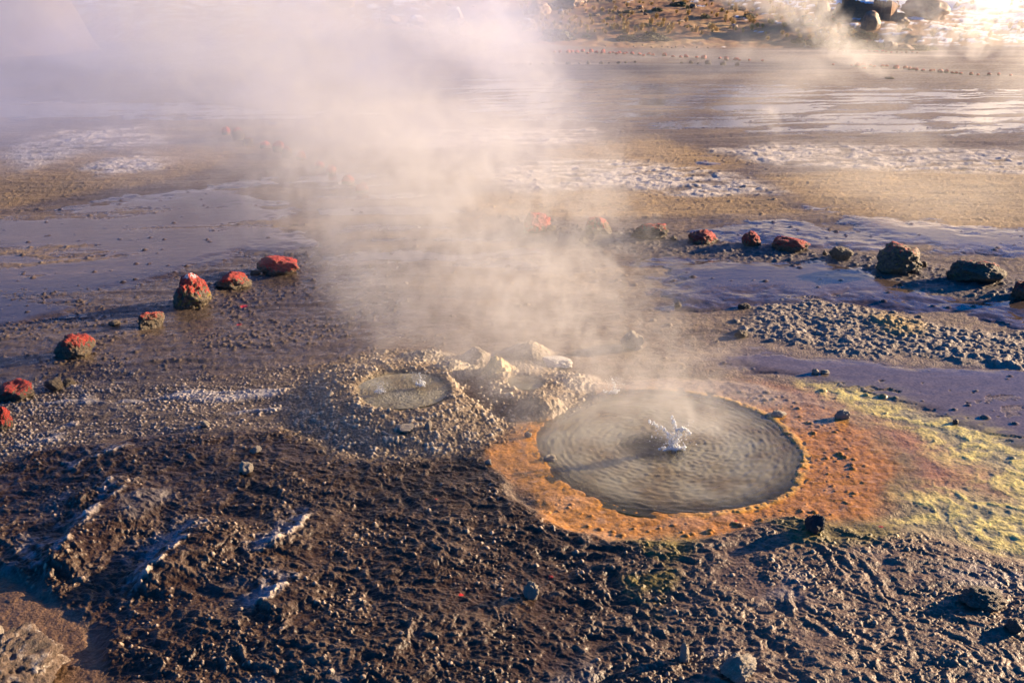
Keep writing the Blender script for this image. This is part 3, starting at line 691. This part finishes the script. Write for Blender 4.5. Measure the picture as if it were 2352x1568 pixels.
# ------------------------------------------------------------------ hillside: tufts, cushions, boulders, ruins
def blade_tuft(name, seed, nb=120):
    rnd = random.Random(seed); vs_, fs_ = [], []
    for _ in range(nb):
        a = rnd.random() * 6.283; lean = rnd.uniform(.15, 1.0); hh = rnd.uniform(.6, 1.0); wd = .065
        ca, sa = math.cos(a), math.sin(a); base = rnd.uniform(0, .22)
        prev = None
        for k in range(5):
            t = k / 4; rr = base + lean * .75 * t ** 1.6; z = hh * (1.25 * t - .55 * lean * t * t)
            ww = wd * (1 - t * .8)
            cx, cyy = rr * ca, rr * sa
            vs_ += [(cx - sa * ww, cyy + ca * ww, z), (cx + sa * ww, cyy - ca * ww, z)]
            if k: n = len(vs_); fs_.append((n - 4, n - 3, n - 1, n - 2))
    me = bpy.data.meshes.new(name); me.from_pydata(vs_, [], fs_); me.materials.append(M_GRASS); return me
def cushion(name, seed):
    rnd = random.Random(seed); bm = bmesh.new(); bmesh.ops.create_icosphere(bm, subdivisions=4, radius=1); off = Vector((seed, 0, 0))
    for v in bm.verts:
        d = v.co.copy(); v.co = d * (.82 + .32 * mnoise.noise(d * 1.6 + off) + .16 * mnoise.noise(d * 5 + off)); v.co.z = max(v.co.z, -.3)
    pts = [v.co.copy() for v in bm.verts if v.co.z > -.1]
    for _ in range(900):
        p = rnd.choice(pts) * rnd.uniform(.92, 1.14); s = rnd.uniform(.03, .08)
        a = Vector((rnd.gauss(0, 1), rnd.gauss(0, 1), rnd.gauss(0, 1))).normalized() * s; b = Vector((rnd.gauss(0, 1), rnd.gauss(0, 1), rnd.gauss(0, 1))).normalized() * s
        bm.faces.new([bm.verts.new(p + a), bm.verts.new(p + b), bm.verts.new(p - a), bm.verts.new(p - b * .6)])
    me = bpy.data.meshes.new(name); bm.to_mesh(me); bm.free(); me.materials.append(M_SHRUB); return me
m, nt, bs = new_mat('golden_grass'); M_GRASS = m
nn = noise_tex(nt, 3, 3); nt.links.new(ramp(nt, nn.outputs['Fac'], [(.3, (.34, .21, .05)), (.7, (.66, .47, .15))]).outputs[0], bs.inputs['Base Color']); bs.inputs['Roughness'].default_value = .7
m, nt, bs = new_mat('green_cushion_shrub'); M_SHRUB = m
nn = noise_tex(nt, 5, 5); nt.links.new(ramp(nt, nn.outputs['Fac'], [(.3, (.035, .045, .015)), (.7, (.13, .12, .045))]).outputs[0], bs.inputs['Base Color']); bs.inputs['Roughness'].default_value = .8
TU = [blade_tuft('grass_tuft', 300 + k) for k in range(5)]; CU = [cushion('cushion_shrub', 320 + k) for k in range(5)]
BO = [rock_mesh('boulder', 340 + k, 4, M_BROWNROCK, 11, .25, .05) for k in range(6)]
def put_plant(name, me, u, v, wpx, hfac, lab, cat, grp):
    x, y, z = place(u, v); D = depth_at(x, y, z); s = wpx * D / FPX / 2
    o = bpy.data.objects.new(name, me); COL.objects.link(o); o.location = (x, y, z - .03); o.scale = (s, s, s * hfac); o.rotation_euler = (0, 0, rs_.random() * 6)
    return tag(o, lab, cat, grp)
# grass: denser on the sunny slope, thinner in the snow
n_t = 0
while n_t < 270:
    u = rs_.uniform(1080, 2352); v = rs_.uniform(0, 92)
    base = 78 if u < 1760 else 92
    if v > base: continue
    if u > 2050 and rs_.random() < .75: continue
    if u < 1200 and rs_.random() < .7: continue
    if 1935 < u < 2060 and v < 72: continue
    put_plant('grass_tuft', TU[n_t % 5], u, v, rs_.uniform(13, 27) * (.8 + v / 200), rs_.uniform(.8, 1.2), 'golden tuft of bunch grass growing on the hillside', 'grass tuft', 'grass tufts on the hillside')
    n_t += 1
for (u, v, wp, hf) in [(1283, 92, 88, .55), (1348, 84, 26, .7), (1260, 78, 34, .6), (1440, 92, 60, .4), (1500, 92, 70, .5), (1530, 94, 40, .5), (1905, 108, 40, .9), (1960, 110, 90, .55), (2010, 113, 70, .6), (1870, 104, 60, .55), (1835, 96, 36, .6),
                        (1975, 85, 46, .55), (1945, 78, 50, .6), (1995, 82, 30, .6), (2110, 116, 60, .45), (2140, 115, 36, .6), (1860, 60, 30, .6), (1890, 72, 26, .6), (1852, 40, 24, .6), (1925, 32, 30, .6), (1910, 50, 26, .6), (1930, 55, 24, .6),
                        (2082, 70, 26, .5), (1690, 22, 40, .5), (1560, 14, 44, .5), (1620, 40, 30, .6), (1720, 40, 34, .6), (1480, 60, 26, .6), (1580, 62, 24, .6), (1000, 84, 30, .6), (980, 80, 24, .5), (1440, 30, 34, .6), (1510, 26, 30, .6), (1400, 46, 26, .6)]:
    put_plant('cushion_shrub', CU[rs_.randrange(5)], u, v, wp, hf * 1.0, 'dark green low shrub at the foot of the hillside' if v > 76 else 'small green cushion shrub among the grass on the hillside', 'shrub', 'green shrubs along the foot of the slope' if v > 76 else 'green shrubs up on the hillside')
for i in range(70):
    u = rs_.choice([rs_.uniform(860, 1120), rs_.uniform(1120, 1500), rs_.uniform(1500, 2350)]); v = rs_.uniform(4, 82)
    if 1935 < u < 2060 and v < 72: continue
    put_rock('hillside_rock', 'small brown rock lying in snow and grass on the hillside', 'rock', BO[i % 6], u, v, rs_.uniform(6, 20), rs_.uniform(5, 14), 'small rocks on the hillside', 0, 0, rs_.choice([0, .3, .45]), rs_.random() * 6)
for lab, u, v, wp, hp, sn, sd in (
    ('brown boulder with a tall snow cap left of the rising steam wisp', 1048, 48, 40, 36, .45, 0), ('large brown boulder behind the low sinter mound', 1060, 82, 60, 44, .1, 1), ('rounded boulder capped with bluish snow above the mound', 958, 60, 50, 30, .5, 2),
    ('craggy boulder at the foot of the steam wisp', 1105, 80, 66, 48, .15, 3), ('boulder with white snow patch on the sunny brown slope', 1212, 64, 36, 24, .42, 4), ('tall split brown rock spire left of the ruins', 1886, 44, 32, 52, .1, 5),
    ('brown outcrop leaning beside the rock spire', 1900, 56, 24, 34, .1, 0), ('dark square boulder with flat snow top at the foot of the ruins', 2046, 118, 36, 26, .30, 1), ('low brown mound beside the dark square boulder', 2076, 118, 46, 20, .0, 2),
    ('brown rock below the second ruin', 2075, 58, 36, 20, .2, 3), ('large pale slab boulder behind the bright plume', 2120, 44, 110, 60, .25, 4), ('brown crag at the top edge of the sunny slope', 1300, 22, 70, 34, .1, 5),
    ('dark crag on the sunny brown slope', 1240, 34, 60, 36, .0, 1), ('pointed brown crag at top of the slope', 1330, 16, 50, 30, .15, 3), ('tan boulder among snow at the upper left', 900, 56, 44, 30, .3, 2), ('hazy tan rock outcrop at the top edge left of the boulders', 790, 22, 70, 40, .1, 3)):
    put_rock('boulder', lab, 'boulder', BO[sd], u, v, wp, hp, None, 0, 0, sn, sd * 1.3)

def mat_masonry():
    m, nt, bs = new_mat('rough_masonry'); L = nt.links.new
    tc = N(nt, 'ShaderNodeTexCoord'); mp = N(nt, 'ShaderNodeMapping'); L(tc.outputs['Object'], mp.inputs[0]); mp.inputs['Rotation'].default_value = (R(90), 0, 0)
    sxz = N(nt, 'ShaderNodeSeparateXYZ'); L(tc.outputs['Object'], sxz.inputs[0]); cb = N(nt, 'ShaderNodeCombineXYZ')
    L(math_(nt, 'ADD', sxz.outputs[0], sxz.outputs[1]), cb.inputs[0]); L(sxz.outputs[2], cb.inputs[1])
    br = N(nt, 'ShaderNodeTexBrick'); L(cb.outputs[0], br.inputs['Vector']); br.inputs['Scale'].default_value = 3.2; br.inputs['Mortar Size'].default_value = .03
    br.inputs['Color1'].default_value = (.30, .15, .08, 1); br.inputs['Color2'].default_value = (.20, .105, .06, 1); br.inputs['Mortar'].default_value = (.10, .06, .035, 1)
    nz = noise_tex(nt, 4, 5); L(mix_(nt, nz.outputs['Fac'], br.outputs['Color'], (.34, .19, .10)), bs.inputs['Base Color']); bs.inputs['Roughness'].default_value = .9
    bump(nt, bs, nz.outputs['Fac'], .08)
    return m
M_MAS = mat_masonry()
def wall_part(root, L_, th, hfun, pos, rz, seed, snow=True):
    """one ruined wall, its broken top following hfun(0..1), with a rim of snow"""
    rnd = random.Random(seed); n = 16; bm = bmesh.new(); sb = bmesh.new(); ring = []
    for i in range(n + 1):
        t = i / n; x = t * L_; hh = hfun(t) + rnd.uniform(-.05, .05)
        ring.append([bm.verts.new((x, sy * th / 2 + rnd.uniform(-.015, .015), z)) for sy, z in ((-1, -.4), (-1, hh), (1, hh + rnd.uniform(-.03, .03)), (1, -.4))])
    for a, b in zip(ring, ring[1:]):
        for k in range(4): bm.faces.new([a[k], b[k], b[(k + 1) % 4], a[(k + 1) % 4]])
    bm.faces.new(ring[0]); bm.faces.new(ring[-1][::-1])
    bmesh.ops.recalc_face_normals(bm, faces=bm.faces)
    me = bpy.data.meshes.new('wall'); tops = [(r[1].co.copy(), r[2].co.copy()) for r in ring]; bm.to_mesh(me); bm.free(); me.materials.append(M_MAS)
    o = bpy.data.objects.new('wall', me); COL.objects.link(o); o.parent = root; o.location = pos; o.rotation_euler = (0, 0, rz)
    if snow:
        rg = []
        for a, b in tops:
            c = (a + b) / 2; rg.append([sb.verts.new(a + Vector((0, -.02, .004))), sb.verts.new(c + Vector((0, 0, .09))), sb.verts.new(b + Vector((0, .02, .004)))])
        for a, b in zip(rg, rg[1:]):
            for k in range(2): sb.faces.new([a[k], b[k], b[k + 1], a[k + 1]])
        ms = bpy.data.meshes.new('snow_rim'); sb.to_mesh(ms); sb.free(); ms.materials.append(M_SNOW)
        q = bpy.data.objects.new('snow_rim', ms); COL.objects.link(q); q.parent = o
m, nt, bs = new_mat('snow'); M_SNOW = m; bs.inputs['Base Color'].default_value = (.8, .82, .86, 1); bs.inputs['Roughness'].default_value = .6
def ruin(label, u, v, L_, W_, rz, hfront, hend, seed):
    x, y, z = place(u, v)
    e = bpy.data.objects.new('stone_ruin', None); COL.objects.link(e); e.location = (x, y, z); e.rotation_euler = (0, 0, rz)
    tag(e, label, 'ruin', 'roofless stone ruins')
    wall_part(e, L_, .28, hfront, (-L_, 0, 0), 0, seed)
    wall_part(e, W_, .28, hend, (.14, -.14, 0), R(90), seed + 1)
    wall_part(e, L_, .28, lambda t: hfront(t) * .92, (-L_, W_, 0), 0, seed + 2)
    wall_part(e, W_, .28, lambda t: hend(t) * .9, (-L_ - .14, -.14, 0), R(90), seed + 3)
ruin('larger roofless stone house with shaded long wall and sloping top, upper right', 2003, 42, 1.6, 1.1, R(-22), lambda t: 1.0 - .38 * t + (.2 if t < .2 else 0), lambda t: .75 + .25 * math.sin(t * 3.1), 1)
ruin('smaller stone house with sunlit brick red end wall, right of the larger ruin', 2034, 46, .65, 1.0, R(-38), lambda t: 1.0 - .1 * t, lambda t: .92 - .1 * t, 9)
# the pointed gable in front of the ruins
put_rock('gable_rock', 'large pointed brown rock standing in front of the ruined houses', 'rock', rock_mesh('gable_rock', 377, 4, M_BROWNROCK, 14, .12, .04), 1999, 70, 60, 46, None, 0, 0, .22, .6)
# ------------------------------------------------------------------ steam: volume grids grown by geometry nodes
class E:
    """a tiny wrapper so density fields can be written as arithmetic"""
    def __init__(s, nt, sock): s.nt, s.s = nt, sock
    def _b(s, op, o, rev=False, c=None):
        n = s.nt.nodes.new('ShaderNodeMath'); n.operation = op
        ins = [s, o] if not rev else [o, s]
        if c is not None: ins.append(c)
        for i, x in enumerate(ins):
            if x is None: continue
            if isinstance(x, E): s.nt.links.new(x.s, n.inputs[i])
            else: n.inputs[i].default_value = x
        return E(s.nt, n.outputs[0])
    def __add__(s, o): return s._b('ADD', o)
    __radd__ = __add__
    def __mul__(s, o): return s._b('MULTIPLY', o)
    __rmul__ = __mul__
    def __sub__(s, o): return s._b('SUBTRACT', o)
    def __rsub__(s, o): return s._b('SUBTRACT', o, True)
    def __truediv__(s, o): return s._b('DIVIDE', o)
    def __pow__(s, o): return s._b('POWER', o)
    def max(s, o): return s._b('MAXIMUM', o)
    def min(s, o): return s._b('MINIMUM', o)
    def clamp(s): return s.max(0.0).min(1.0)
    def ss(s, a, b):
        n = s.nt.nodes.new('ShaderNodeMapRange'); n.interpolation_type = 'SMOOTHSTEP'
        s.nt.links.new(s.s, n.inputs[0]); n.inputs[1].default_value = a; n.inputs[2].default_value = b
        return E(s.nt, n.outputs[0])
def volume_mat(name, colr, aniso):
    m = bpy.data.materials.new(name); m.use_nodes = True; nt = m.node_tree
    nt.nodes.remove(nt.nodes['Principled BSDF'])
    pv = nt.nodes.new('ShaderNodeVolumePrincipled'); nt.links.new(pv.outputs[0], nt.nodes['Material Output'].inputs['Volume'])
    pv.inputs['Color'].default_value = (*colr, 1); pv.inputs['Density'].default_value = 1.0; pv.inputs['Anisotropy'].default_value = aniso
    pv.inputs['Density Attribute'].default_value = 'density'
    return m
M_STEAM = volume_mat('steam_vapour', (.90, .89, .90), .60)
M_BANK = volume_mat('skylight_tinted_steam', (.76, .80, 1.0), .50)  # blue skylight on the shaded bank is put into the vapour colour
def steam(name, label, lo, hi, vox, fn, cat='steam', group=None, mat=None):
    mat = mat or M_STEAM
    nt = bpy.data.node_groups.new(name + '_field', 'GeometryNodeTree')
    nt.interface.new_socket('Geometry', in_out='INPUT', socket_type='NodeSocketGeometry')
    nt.interface.new_socket('Geometry', in_out='OUTPUT', socket_type='NodeSocketGeometry')
    pos = nt.nodes.new('GeometryNodeInputPosition'); sx = nt.nodes.new('ShaderNodeSeparateXYZ'); nt.links.new(pos.outputs[0], sx.inputs[0])
    x, y, z = (E(nt, sx.outputs[k]) for k in range(3))
    def noise(px, py, pz, scale, detail=4, rough=.55, dist=0.0, color=False):
        c = nt.nodes.new('ShaderNodeCombineXYZ')
        for i, q in enumerate((px, py, pz)):
            if isinstance(q, E): nt.links.new(q.s, c.inputs[i])
            else: c.inputs[i].default_value = q
        n = nt.nodes.new('ShaderNodeTexNoise'); n.inputs['Scale'].default_value = scale; n.inputs['Detail'].default_value = detail
        n.inputs['Roughness'].default_value = rough; n.inputs['Distortion'].default_value = dist
        nt.links.new(c.outputs[0], n.inputs['Vector'])
        if color:
            s = nt.nodes.new('ShaderNodeSeparateXYZ'); nt.links.new(n.outputs['Color'], s.inputs[0])
            return [E(nt, s.outputs[k]) - .5 for k in range(3)]
        return E(nt, n.outputs['Fac'])
    dens = fn(x, y, z, noise)
    # fade to nothing at the walls of the grid
    for q, a, b in ((x, lo[0], hi[0]), (y, lo[1], hi[1])):
        m = (b - a) * .12
        dens = dens * q.ss(a, a + m) * (1 - q.ss(b - m, b))
    dens = dens * (1 - z.ss(hi[2] - (hi[2] - lo[2]) * .2, hi[2]))
    vc = nt.nodes.new('GeometryNodeVolumeCube'); nt.links.new(dens.s, vc.inputs['Density'])
    vc.inputs['Min'].default_value = lo; vc.inputs['Max'].default_value = hi
    for k, nm in enumerate(('Resolution X', 'Resolution Y', 'Resolution Z')):
        vc.inputs[nm].default_value = max(8, int((hi[k] - lo[k]) / vox))
    sm = nt.nodes.new('GeometryNodeSetMaterial'); sm.inputs['Material'].default_value = mat
    out = nt.nodes.new('NodeGroupOutput'); nt.links.new(vc.outputs[0], sm.inputs[0]); nt.links.new(sm.outputs[0], out.inputs[0])
    me = bpy.data.meshes.new(name); me.materials.append(mat)
    o = bpy.data.objects.new(name, me); COL.objects.link(o)
    md = o.modifiers.new('steam', 'NODES'); md.node_group = nt
    return tag(o, label, cat, group, 'stuff')

def plume(bx, by, dx, dy, Ht, r0, r1, K, fs=1.2, p=1.0, q=.8, wamp=.5, k=1.0, lo=.42, hi=.8, seed=0.0, sq=.8, z0=0.0, bias=0.0, rooty=1.0):
    def fn(x, y, z, noise):
        wn_ = noise(x, y + seed, z * sq, fs * .55, 2, .5, 0, True)
        s = ((z - z0) / Ht).clamp()
        rad = (s ** q) * (r1 - r0) + r0
        X = x + wn_[0] * rad * wamp * 2; Y = y + wn_[1] * rad * wamp * 2; Zz = z + wn_[2] * rad * wamp
        cx = (s ** p) * dx + bx; cy_ = (s ** p) * dy + by
        ax = (X - cx) / rad; ay = (Y - cy_) / (rad * rooty)
        fall = (1 - (ax * ax + ay * ay)).clamp()
        n = noise(X, Y + seed, Zz * sq, fs, 5, .6)
        f = noise(X + wn_[2] * .5, Y + seed + 9.0, Zz * sq, fs * 3.0, 4, .6, .6)
        d = (n + (f - .5) * .45 + fall * k * .35 + bias).ss(lo, hi)
        return d * (f.ss(.40, .62) * 1.15 + .12) * (fall ** .6) * K * z.ss(z0 - .05, z0 + .12)
    return fn
def drift(K, fs, lo, hi, zt, sq=1.6, seed=0.0, zb=0.0):
    def fn(x, y, z, noise):
        w_ = noise(x, y + seed, z * sq, fs * .5, 2, .5, 0, True)
        n = noise(x + w_[0] * (.9 / fs), y + seed + w_[1] * (.9 / fs), (z + w_[2] * (.6 / fs)) * sq, fs, 5, .55)
        return n.ss(lo, hi) * K * (1 - z.ss(zb, zt))
    return fn
PL = 'rising steam plumes'
vx, vy = G(1270, 850)
steam('main_steam_plume', 'thick pale steam rising from behind the small cones and drifting to the upper left', (-6, 5.8, 0), (2.4, 13, 4.6), .045,
      plume(vx, vy + .25, -3.3, 1.6, 3.2, .70, 2.9, .50, fs=1.8, p=.78, q=.75, lo=.54, hi=.74, k=.5, wamp=.9), group=PL)
vx, vy = G(1010, 850)
steam('cone_steam', 'thin veil of steam lifting off the larger cone on the left', (-4.2, 6, 0), (1.2, 12, 3.4), .045,
      plume(vx, vy + .3, -1.5, 1.2, 2.6, .7, 1.8, .40, fs=2.2, p=.9, q=.8, lo=.50, hi=.74, k=.5, wamp=.9, seed=15), group=PL)
vx, vy = G(1500, 985)
steam('pool_steam', 'thin wisps of steam curling off the orange rimmed pool', (-1.8, 5.2, 0), (3.0, 10.5, 2.4), .035,
      plume(vx, vy, -1.5, 1.1, 1.7, 1.0, 1.4, .95, fs=2.6, lo=.51, hi=.69, k=.5, seed=31, wamp=.7), group=PL)
def puff(nm, lab, u, v, u2, v2, H_, r0, r1, K, fs, seed, vox=.06, lean=.5):
    """a plume rooted where photo pixel (u, v) meets the ground, its head H_ metres up seen at column u2"""
    x, y, z = place(u, v)
    dx = (u2 - 1176) / FPX * depth_at(x, y, H_) - x
    R_ = r1 * 1.25
    lo = (min(x, x + dx) - R_, y - R_, z - .05); hi = (max(x, x + dx) + R_, y + R_ + lean, z + H_ * 1.25)
    steam(nm, lab, lo, hi, vox, plume(x, y, dx, lean, H_, r0, r1, K, fs=fs, lo=.48, hi=.66, k=.8, seed=seed, wamp=1.0, z0=z, p=1.2, q=.8), group=PL)
puff('far_plume', 'slanting steam plume rising from the plain before the ruins and leaning left', 2010, 182, 1720, 20, 3.2, .30, 2.3, .45, 1.2, 40, .08)
puff('far_plume', 'brightest tall steam column at the far right edge of the plain', 2238, 142, 2270, 0, 4.2, .40, 2.4, .42, 1.1, 50, .10)
puff('far_plume', 'steam column just left of the brightest one, before the snow slope', 2150, 135, 2090, 0, 3.2, .35, 2.1, .28, 1.1, 60, .10)
puff('far_plume', 'glowing steam cloud cut by the right edge of the picture', 2330, 128, 2330, 0, 3.6, .6, 2.6, .24, .9, 70, .12)
puff('far_plume', 'small puff at the foot of the dark square boulder', 2052, 118, 2064, 90, 1.0, .2, .6, .8, 2, 80, .05)
puff('far_plume', 'thin wisp rising before the craggy boulders left of the sunny slope', 1172, 80, 1095, 0, 3.0, .12, 1.3, .8, 1.3, 90, .08)
puff('far_plume', 'low wisp drifting left over the middle of the plain', 1275, 296, 1080, 150, 1.9, .3, 1.6, .5, 1.5, 100, .06)
puff('far_plume', 'tiny wisp standing over the blue wet flat right of centre', 1792, 318, 1780, 270, .5, .07, .3, 1.0, 3, 110, .03)
steam('left_steam_bank', 'broad lilac bank of steam hiding the plain and hill at upper left', (-28, 12, 0), (3, 46, 6), .2,
      drift(.13, .26, .38, .64, 6, seed=7), group='drifting steam banks', mat=M_BANK)
steam('right_steam_bank', 'warm bright veil of thin steam over the right of the plain', (.5, 9, 0), (32, 46, 2.0), .2,
      drift(.11, .45, .47, .68, 2.0, seed=19), group='drifting steam banks')
